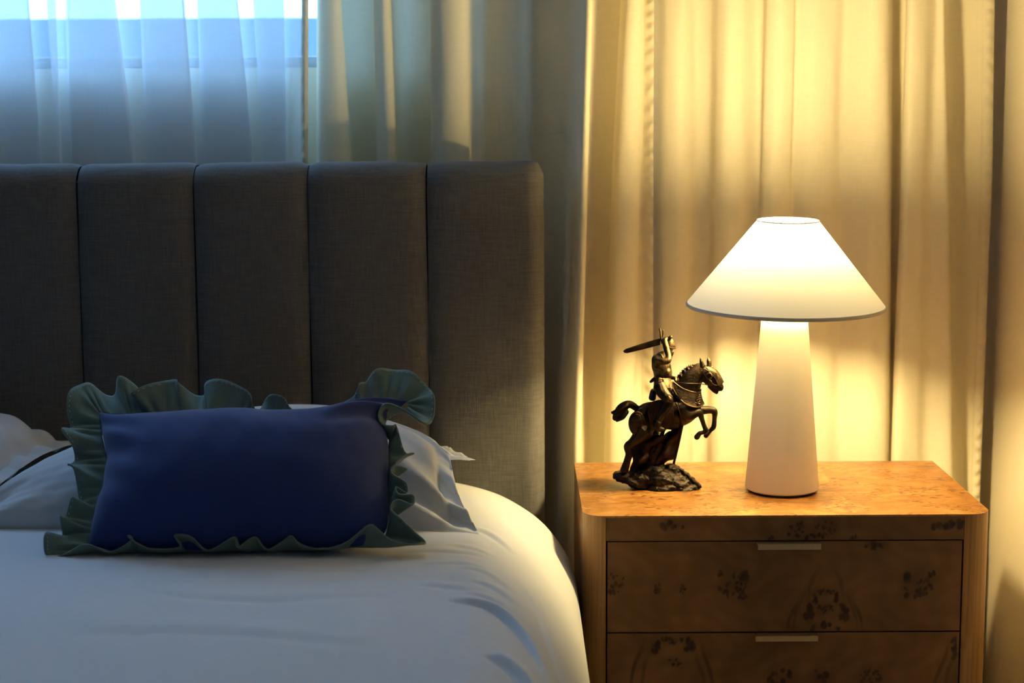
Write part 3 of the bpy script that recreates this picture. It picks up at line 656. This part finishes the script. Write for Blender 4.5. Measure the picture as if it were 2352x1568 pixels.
# ================================================================= table lamp
LX_, LY_ = .4335, 2.745
lamp = thing('table_lamp', 'lit table lamp with cream cone base and wide white coolie shade', 'lamp', (LX_, LY_, NZ)); org = lamp.location
zs0, zs1 = WY(1816, 699, LY_).z, WY(1818, 506, LY_).z
rb = 86.5 / FPX * 2.745 * .993; zb1 = WY(1810, 730, LY_).z; rt = .0365
V, F = lathe([(0.001, NZ + .0001), (rb - .006, NZ + .0001), (rb - .006, NZ + .004), (0.001, NZ + .004)], (LX_, LY_, 0), 64); o = autos(recalc(obj('foot', V, F, M_foot, lamp, org))); o['label'] = 'dark felt foot under the lamp base'
pf = [(.001, NZ + .0035), (rb - .003, NZ + .0035), (rb, NZ + .006)]
for k in range(1, 11): t = k / 10; pf.append((rb + (rt - rb) * t, NZ + .006 + (zb1 - NZ - .006) * t))
pf += [(rt - .004, zb1 + .003), (rt - .008, zb1 - .012), (.001, zb1 - .012)]
V, F = lathe(pf, (LX_, LY_, 0), 96); autos(recalc(obj('base', V, F, M_plaster, lamp, org)), 50)
zb0, zb2 = WY(1818, 612, LY_).z, WY(1818, 499, LY_).z      # tall bulb: its lower and upper end
o = autos(recalc(obj('glow_mask_disc', *lathe([(.001, zb1 - .0118), (rt - .0085, zb1 - .0118), (rt - .0085, zb1 - .006), (.001, zb1 - .006)], (LX_, LY_, 0), 48), M_foot, lamp, org))); o['label'] = 'added dark disc hiding the bright top of the lamp base'  # disc added to darken the brightly lit base top under the shade
V, F = lathe([(.001, zb1 - .006), (.007, zb1 - .006), (.007, zb0 - .020), (.015, zb0 - .018), (.015, zb0 + .004), (.001, zb0 + .004)], (LX_, LY_, 0), 32); autos(recalc(obj('socket', V, F, M_brass, lamp, org)))
rbu = .026; bp = [(.001, zb0 + .002), (.013, zb0 + .004), (.019, zb0 + .012), (rbu, zb0 + .024), (rbu, (zb0 + zb2) / 2)] + [(rbu * math.cos(q), zb2 - rbu + rbu * math.sin(q)) for q in np.linspace(0, math.pi / 2 - .05, 7)]
V, F = lathe(bp, (LX_, LY_, 0), 24); recalc(obj('bulb', V, F, M_bulb, lamp, org))
RB, RT_ = 228 / FPX * 2.745, 70.5 / FPX * 2.745
tl = Matrix.Rotation(R_(1.5), 3, 'X') @ Matrix.Rotation(R_(.55), 3, 'Y')
hs = zs1 - zs0; prof = []
for k in range(9): t = k / 8; prof.append((RB + (RT_ - RB) * t, hs * t))
inner = [(r - .0012, z) for r, z in prof[::-1]]
V = []; F = gridf(96, len(prof), True)
for k in range(96):
    q = 2 * math.pi * k / 96; V += [tl @ Vector((r * math.cos(q), r * math.sin(q), z)) + Vector((LX_ + .001, LY_, zs0)) for r, z in prof]
shade = obj('shade', V, F, M_shade, lamp, org)
def torus(r, z, a, b, seg=96): return lathe([(r + a * math.cos(q), z + b * math.sin(q)) for q in np.linspace(0, 2 * math.pi, 9)[:-1]], (LX_ + .001, LY_, zs0), seg, tl)
V, F = torus(RB - .0003, -.001, .0016, .0030); o = recalc(obj('rim', V, F, M_trim, shade, org))
V, F = torus(RT_, hs, .0010, .0012); recalc(obj('rim', V, F, M_shade, shade, org))
for k in range(3):                                      # spider that carries the shade
    q = k * 2.094 + .5; a = Vector((LX_ + .012 * math.cos(q), LY_ + .012 * math.sin(q), zb0 - .006)); mid = Vector((LX_ + .032 * math.cos(q), LY_ + .032 * math.sin(q), (zb0 + zb2) / 2)); b = Vector((LX_ + (RT_ - .002) * math.cos(q), LY_ + (RT_ - .002) * math.sin(q), zs1 - .004))
    V, F = loft([a, mid, b], [.0009] * 3, 8); obj('spider_arm', V, F, M_brass, lamp, org)

# ================================================================= bronze figurine
FY = 2.775
def f3(x, y, d=0): return WY(x, y, FY + d)
K = FY / FPX
fig = thing('knight_figurine', 'bronze figurine of a sword-swinging knight on a rearing horse', 'figurine', tuple(WZ(1508, 1112, NZ))); org = fig.location
def limb(l, seg=14, sy=1., sub=4): return loft([f3(x, y, d) for x, y, d, r in l], [r * K for *_, r in l], seg, sy, None, sub)
def blob(x, y, d, rx, ry, rz, tilt=0): return ellipsoid(f3(x, y, d), rx * K, ry * K, rz * K, tilt)
# rock base
rk = [blob(1432, 1094, 0, 27, 30, 15, -.1), blob(1470, 1098, 0, 36, 40, 22, -.15), blob(1520, 1100, 0, 46, 48, 30), blob(1560, 1112, 0, 44, 48, 30, -.45), blob(1590, 1120, -.006, 20, 34, 18, -.4), blob(1525, 1122, -.016, 46, 30, 20), blob(1568, 1126, -.02, 34, 22, 16), blob(1460, 1107, -.012, 36, 24, 14, -.3),
      blob(1500, 1085, 0, 34, 30, 24, .2), blob(1545, 1082, 0, 24, 26, 18, -.5), limb([(1548, 1066, -.004, 4), (1575, 1086, -.012, 5), (1604, 1112, -.02, 5), (1611, 1118, -.022, 3)])]
zb = NZ - org[2]
def rocky(c): 
    k = .0013 * wob(c.x * 190, c.z * 210 + c.y * 160, 2.) + .0005 * wob(c.x * 460, c.y * 420 + c.z * 380, 6.)
    return Vector((c.x + k, c.y - abs(k), max(c.z + k * 1.3, zb + .0002)))
fused('rock_base', rk, M_rock, fig, org, .0014, 1, rocky)
# horse
hz = [limb([(1474, 962, 0, 30), (1492, 956, 0, 34), (1520, 954, 0, 34), (1550, 950, 0, 34), (1574, 940, 0, 32), (1588, 922, 0, 27)], 18, .82), blob(1480, 968, -.008, 27, 21, 35, .25), blob(1480, 968, .008, 27, 21, 35, .25), blob(1545, 968, 0, 30, 26, 19, .1),
      limb([(1572, 928, 0, 32), (1577, 902, 0, 30), (1588, 874, 0, 26), (1603, 854, 0, 20), (1614, 847, 0, 16)], 16, .60),
      limb([(1611, 849, 0, 15), (1624, 862, 0, 18.5), (1636, 876, 0, 14.5), (1648, 886, 0, 10.5), (1655, 891, 0, 9)], 14, .66), limb([(1632, 884, 0, 9), (1642, 896, 0, 7), (1647, 902, 0, 4.5)], 10, .7), blob(1655, 889, 0, 7.5, 6.5, 10),
      limb([(1566, 945, -.012, 18), (1583, 952, -.014, 15), (1600, 947, -.015, 10.5), (1607, 947, -.015, 8.5), (1612, 962, -.015, 6), (1618, 980, -.015, 5.6), (1622, 989, -.015, 6.6), (1614, 993, -.015, 5), (1607, 995, -.015, 5.5), (1601, 1003, -.015, 7), (1599, 1006, -.015, 6)], 12),
      limb([(1578, 940, .012, 16), (1605, 942, .014, 12), (1630, 941, .015, 9), (1641, 945, .015, 8), (1641, 962, .015, 5.6), (1639, 980, .015, 6.2), (1632, 988, .015, 5), (1626, 995, .015, 5.6), (1620, 1002, .015, 6)], 12),
      limb([(1478, 988, -.012, 26), (1467, 1004, -.014, 18), (1452, 1017, -.014, 11.5), (1442, 1025, -.014, 10), (1445, 1042, -.014, 9), (1440, 1060, -.014, 8.5), (1437, 1070, -.014, 9.5), (1433, 1082, -.014, 10)], 12),
      limb([(1494, 988, .012, 24), (1486, 1005, .014, 16), (1472, 1020, .014, 11), (1465, 1030, .014, 10), (1466, 1048, .014, 8.5), (1461, 1066, .014, 8), (1457, 1084, .014, 9)], 12)]
horse = fused('horse', hz, M_bronze, fig, org, .0010, 2)
V, F = join([limb([(1463, 938, 0, 8), (1446, 928, -.002, 9.5), (1430, 936, -.004, 12), (1420, 950, -.004, 12), (1412, 962, -.004, 7)], 12, .7), limb([(1440, 930, -.006, 6), (1424, 940, -.009, 6), (1409, 947, -.009, 4.5), (1405, 946, -.009, 3)], 8), limb([(1436, 938, .004, 7), (1422, 954, .004, 7), (1409, 956, .002, 4)], 8), limb([(1440, 944, -.006, 6), (1430, 958, -.009, 6), (1416, 966, -.01, 3.5)], 8)])
fused('tail', [(V, F)], M_bronze, horse, org, .0009, 1)
for q in (-.006, .006): V, F = limb([(1614, 842, q, 5.5), (1611, 832, q, 4.5), (1608.5, 822, q, 1.2)], 8, .6); obj('ear', V, F, M_bronze, horse, org)
mv = []                                                 # bristled mane along the crest
for k in range(34):
    t = k / 33; x = 1553 + 57 * t; y = 872 - 30 * t - 12 * math.sin(math.pi * t) ** 1.2; h = 9 + 3 * math.sin(k * 2.2)
    mv.append(limb([(x + 4, y + 10, .0015 * math.sin(k * 3), 3.6), (x, y, .0015 * math.sin(k * 5), 2.4), (x - 3, y - h * .5, .002 * math.sin(k * 4), .6)], 6, 1, 2))
V, F = join(mv); mo = obj('mane', V, F, M_bronze, horse, org); mo['kind'] = 'stuff'
# face guard with raised eye disc
def sheet(name, rows, mat, parent, th=.0012): 
    """curved plate from rows of (x, y, depth) points"""
    A = [catmull(r, 6) for r in rows]; G = np.array([catmull([tuple(a[k]) for a in A], 6) for k in range(len(A[0]))]); V = [f3(*p) for col in G for p in col]
    o = obj(name, V, gridf(len(G), len(G[0])), mat, parent, org); return solidify(o, th)
sheet('face_guard', [[(1620, 842, -.0105), (1628, 841, -.005), (1631, 841, .003)], [(1633, 856, -.0125), (1642, 852, -.008), (1647, 851, .003)], [(1644, 873, -.0105), (1653, 867, -.007), (1657, 866, .003)], [(1648, 884, -.0085), (1660, 879, -.005), (1663, 878, .003)]], M_gold, horse)
V, F = blob(1631, 866, -.0128, 16, 5, 20, .5); obj('eye_disc', V, F, M_bronze, horse, org)
def hoop(name, l, r, mat, parent, seg=6, sub=5):
    V, F = limb([(*p, r) for p in l], seg, 1, sub); return obj(name, V, F, mat, parent, org)
hoop('eye_ring', [(1631 + 16 * math.cos(a) * math.cos(.5) + 20 * math.sin(a) * math.sin(.5), 866 - 16 * math.cos(a) * math.sin(.5) * -1 + 20 * math.sin(a) * math.cos(.5) * -1 * -1, -.0158) for a in np.linspace(0, 6.283, 16)], 1.3, M_bronze, horse, 6, 3)
hoop('eyelid', [(1624, 859, -.0168), (1631, 857, -.0175), (1635, 865, -.0175), (1629, 871, -.0172), (1634, 876, -.0170)], 1.7, M_gold, horse)
V, F = join([limb([(1627, 846, -.002, 6.5), (1629, 836, -.002, 6), (1628, 828, -.002, 5.5), (1627, 821, -.002, 1.5)], 8), limb([(1634, 848, -.003, 4), (1637, 842, -.003, 2)], 6)]); fused('crest_ornament', [(V, F)], M_gold, horse, org, .0009, 0)
hoop('rein', [(1552, 878, -.012), (1575, 880, -.020), (1605, 881, -.013), (1632, 884, -.0095), (1648, 883, -.008)], 1.1, M_bronze, horse)
hoop('bridle_strap', [(1612, 850, -.011), (1615, 866, -.0125), (1606, 880, -.012)], 1.4, M_bronze, horse)
hoop('muzzle_strap', [(1640, 890, -.006), (1650, 884, -.0075), (1660, 880, -.004)], 1.3, M_gold, horse)
V, F = blob(1651, 888, -.0056, 3, 2, 3.6); obj('nostril', V, F, M_bronze, horse, org)
# chest armour: collar wrapped round the neck base, rolled gold edges
sheet('chest_armour', [[(1546, 876, -.020), (1570, 893, -.0225), (1598, 900, -.013), (1609, 896, .0)], [(1545, 896, -.0235), (1565, 915, -.0265), (1598, 920, -.016), (1612, 914, .0)], [(1556, 912, -.0245), (1578, 930, -.0265), (1604, 934, -.017), (1617, 926, .0)]], M_bronze, horse, .002)
hoop('armour_trim', [(1545, 876, -.021), (1546, 892, -.0245), (1560, 914, -.0268), (1580, 930, -.0275), (1604, 935, -.0185), (1617, 927, -.001)], 1.6, M_gold, horse)
hoop('armour_trim', [(1546, 876, -.021), (1570, 893, -.0235), (1598, 901, -.0142), (1610, 896, -.001), (1606, 891, .008)], 1.7, M_gold, horse)
rl = []
for a in range(6): q = a * math.pi / 3 + .3; rl.append(limb([(1602, 926, -.0188, 1.6), (1602 + 7 * math.cos(q), 926 + 7 * math.sin(q), -.0180, 1.8)], 6, 1, 2))
rl += [limb([(1608 + 2 * math.sin(k), 905 + 5 * k, -.0135, 1.3), (1603 + 3 * math.cos(k * 2), 908 + 5 * k, -.0160, 1.5)], 6, 1, 2) for k in range(4)]
V, F = join(rl); o = obj('rosette', V, F, M_gold, horse, org)
V, F = blob(1463, 972, -.0205, 19, 6, 27, .05); obj('rump_shield', V, F, M_bronze, horse, org)
hoop('shield_rim', [(1463 + 18.5 * math.cos(a), 972 + 26.5 * math.sin(a), -.0215) for a in np.linspace(0, 6.283, 16)], 1.5, M_gold, horse, 6, 3)
# saddle cloth and straps
sheet('saddle_cloth', [[(1490, 925, -.021), (1515, 918, -.024), (1545, 922, -.024)], [(1488, 948, -.0265), (1515, 945, -.0285), (1548, 950, -.0275)], [(1494, 975, -.0255), (1518, 985, -.0265), (1545, 978, -.0255)]], M_rust, horse, .0016)
fused('saddle_cantle', [limb([(1498, 915, -.010, 9), (1500, 902, -.004, 8), (1501, 900, .006, 8), (1499, 912, .012, 8)], 10)], M_bronze, horse, org, .0010, 1)
fused('saddle_horn', [limb([(1545, 905, -.006, 6), (1550, 893, 0, 6), (1547, 905, .006, 6)], 8)], M_bronze, horse, org, .0010, 1)
hoop('girth_strap', [(1553, 925, -.0275), (1562, 950, -.0275), (1566, 975, -.017)], 2.2, M_bronze, horse)
# rider
kz = [limb([(1519, 882, 0, 16), (1521, 866, 0, 19), (1521, 850, 0, 22), (1518, 834, 0, 22), (1520, 820, 0, 15), (1526, 812, 0, 9)], 16, .85), blob(1532, 855, 0, 12, 20, 18, .1), blob(1507, 830, -.012, 11, 9, 17, .1), blob(1507, 830, .012, 11, 9, 17, .1),
      limb([(1509, 826, -.017, 9.5), (1522, 829, -.022, 9), (1534, 827, -.022, 8.5), (1535, 815, -.018, 7), (1530, 798, -.012, 7.5), (1527, 782, -.006, 6.5), (1531, 777, -.004, 5)], 12),
      limb([(1512, 824, .016, 9), (1530, 826, .02, 8), (1538, 818, .016, 7), (1536, 800, .010, 6), (1534, 780, .004, 5.5)], 10)]
rider = fused('rider', kz, M_gold, fig, org, .0009, 2)
leg = [limb([(1514, 884, -.014, 15), (1522, 900, -.020, 15), (1533, 914, -.0255, 13), (1535, 924, -.0265, 11.5), (1527, 940, -.0275, 11), (1517, 957, -.0280, 10), (1511, 968, -.0280, 9.5), (1509, 979, -.0285, 10), (1515, 985, -.029, 7.5), (1524, 986, -.029, 4)], 12),
       limb([(1512, 968, -.029, 10), (1505, 980, -.029, 8)], 10)]
fused('leg_armour', leg, M_bronze, rider, org, .0009, 1)
far = [limb([(1522, 884, .014, 12), (1540, 906, .022, 10), (1536, 930, .024, 9), (1518, 958, .026, 7), (1512, 980, .027, 7), (1524, 985, .027, 4)], 12)]
fused('leg_armour', far, M_rust, rider, org, .0010, 1)
V, F = join([blob(1537, 917, -.0345, 7, 4, 8, .3)]); obj('knee_guard', V, F, M_gold, rider, org)
hoop('knee_trim', [(1529, 910, -.0335), (1537, 906, -.035), (1544, 914, -.0335), (1541, 924, -.033)], 1.2, M_gold, rider)
sheet('skirt_plate', [[(1504, 866, -.011), (1512, 867, -.0175), (1520, 868, -.0165)], [(1503, 880, -.014), (1512, 882, -.0205), (1522, 882, -.0195)], [(1501, 892, -.0165), (1511, 895, -.0235), (1525, 894, -.0225)]], M_gold, rider, .0018)
sheet('skirt_plate', [[(1522, 868, -.0155), (1532, 870, -.013), (1540, 870, -.006)], [(1524, 880, -.0195), (1534, 882, -.018), (1543, 880, -.010)], [(1526, 889, -.0215), (1536, 892, -.0205), (1546, 886, -.012)]], M_gold, rider, .0018)
hoop('belt', [(1502, 866, -.0105), (1511, 869, -.0175), (1524, 870, -.0165), (1536, 869, -.010), (1541, 866, -.002)], 1.6, M_gold, rider)
hoop('pauldron_trim', [(1500, 850, -.014), (1508, 851, -.019), (1516, 851, -.0185)], 1.2, M_gold, rider)
hoop('pauldron_trim', [(1510, 812, -.016), (1518, 813, -.021), (1523, 821, -.0235), (1529, 826, -.0255), (1538, 824, -.0235)], 1.3, M_gold, rider)
V, F = limb([(1494, 877, -.006, 3), (1503, 871, -.008, 5), (1508, 876, -.010, 4)], 8); obj('scabbard_end', V, F, M_bronze, rider, org)
V, F = join([limb([(1532, 862, .008, 6), (1543, 867, .004, 5), (1551, 869, -.004, 4.5), (1552, 875, -.008, 4)], 10)]); fused('rein_hand', [(V, F)], M_gold, rider, org, .0009, 1)
hm = [limb([(1534, 812, 0, 8), (1536, 800, 0, 10.5), (1538, 790, 0, 11), (1539, 782, 0, 8.5), (1538, 778, 0, 4)], 14, .95), limb([(1541, 788, 0, 9), (1547, 796, 0, 6), (1551, 800, 0, 2)], 12, .9), limb([(1540, 815, 0, 6), (1543, 806, 0, 6)], 10)]
hel = fused('helmet', hm, M_gold, rider, org, .0008, 1)
hoop('visor_edge', [(1537, 797, -.0078), (1544, 799, -.0068), (1551, 799, -.002), (1551, 799, .002)], 1.2, M_rust, hel)
# sword held over the shoulder
def flat(name, P, d0, th, mat, parent):
    """thin tapered blade: diamond section through an outline"""
    n = len(P); c = (sum(p[0] for p in P) / n, sum(p[1] for p in P) / n); a = [f3(x, y, d0) for x, y in P]
    mid = [f3(c[0] + (x - c[0]) * .55, c[1] + (y - c[1]) * .55, d0 - th) for x, y in P]; bk = [f3(c[0] + (x - c[0]) * .55, c[1] + (y - c[1]) * .55, d0 + th) for x, y in P]
    F = [tuple(range(n, 2 * n)), tuple(range(2 * n, 3 * n))[::-1]] + [(i, (i + 1) % n, n + (i + 1) % n, n + i) for i in range(n)] + [((i + 1) % n, i, 2 * n + i, 2 * n + (i + 1) % n) for i in range(n)]
    return recalc(obj(name, a + mid + bk, F, mat, parent, org, smooth=False))
sw = flat('sword', [(1518, 776), (1516, 792), (1470, 804), (1440, 811), (1434, 810), (1431, 806), (1437, 801), (1470, 790), (1500, 781)], -.004, .0016, M_bronze, rider)
hoop('cross_guard', [(1515.5, 755, -.004), (1517, 764, -.004), (1518, 774, -.004), (1521, 788, -.004)], 2.6, M_gold, sw); 
hoop('guard_plate', [(1523, 757, -.001), (1522.5, 765, -.001), (1522, 773, -.001)], 2.0, M_gold, sw)
hoop('grip', [(1520, 780, -.004), (1530, 777, -.004), (1537, 775, -.004)], 2.8, M_bronze, sw)
V, F = blob(1540.5, 774, -.004, 4.2, 4.2, 4.2); obj('pommel', V, F, M_gold, sw, org)
# torn banner and staff that prop the horse up
hoop('banner_staff', [(1567, 978, -.010), (1558, 1020, -.006), (1546, 1070, -.002)], 3.2, M_rust, fig)
rows = []
for (xl, yl, xr, yr, dd) in ((1496, 1004, 1564, 984, 0), (1466, 1016, 1560, 1006, -.004), (1452, 1036, 1554, 1026, .003), (1456, 1056, 1547, 1046, -.004), (1448, 1078, 1530, 1062, .002), (1444, 1094, 1514, 1084, -.003)):
    rows.append([(xl + (xr - xl) * t, yl + (yr - yl) * t + 5 * math.sin(t * 7 + yl), dd + .007 * math.sin(t * 11 + yl * .05)) for t in (0, .17, .33, .5, .67, .83, 1)])
sheet('banner', rows, M_rust, fig, .005)
V, F = join([limb([(1530, 978, 0, 6), (1522, 992, 0, 5), (1515, 1020, 0, 8), (1500, 1060, 0, 12), (1500, 1085, 0, 16)], 12), limb([(1475, 1002, .004, 5), (1500, 1015, .002, 7), (1495, 1050, 0, 10)], 10)]); fused('prop', [(V, F)], M_rust, fig, org, .0012, 1, lambda c: c + Vector((0, .0015 * wob(c.x * 300, c.z * 260), 0)))
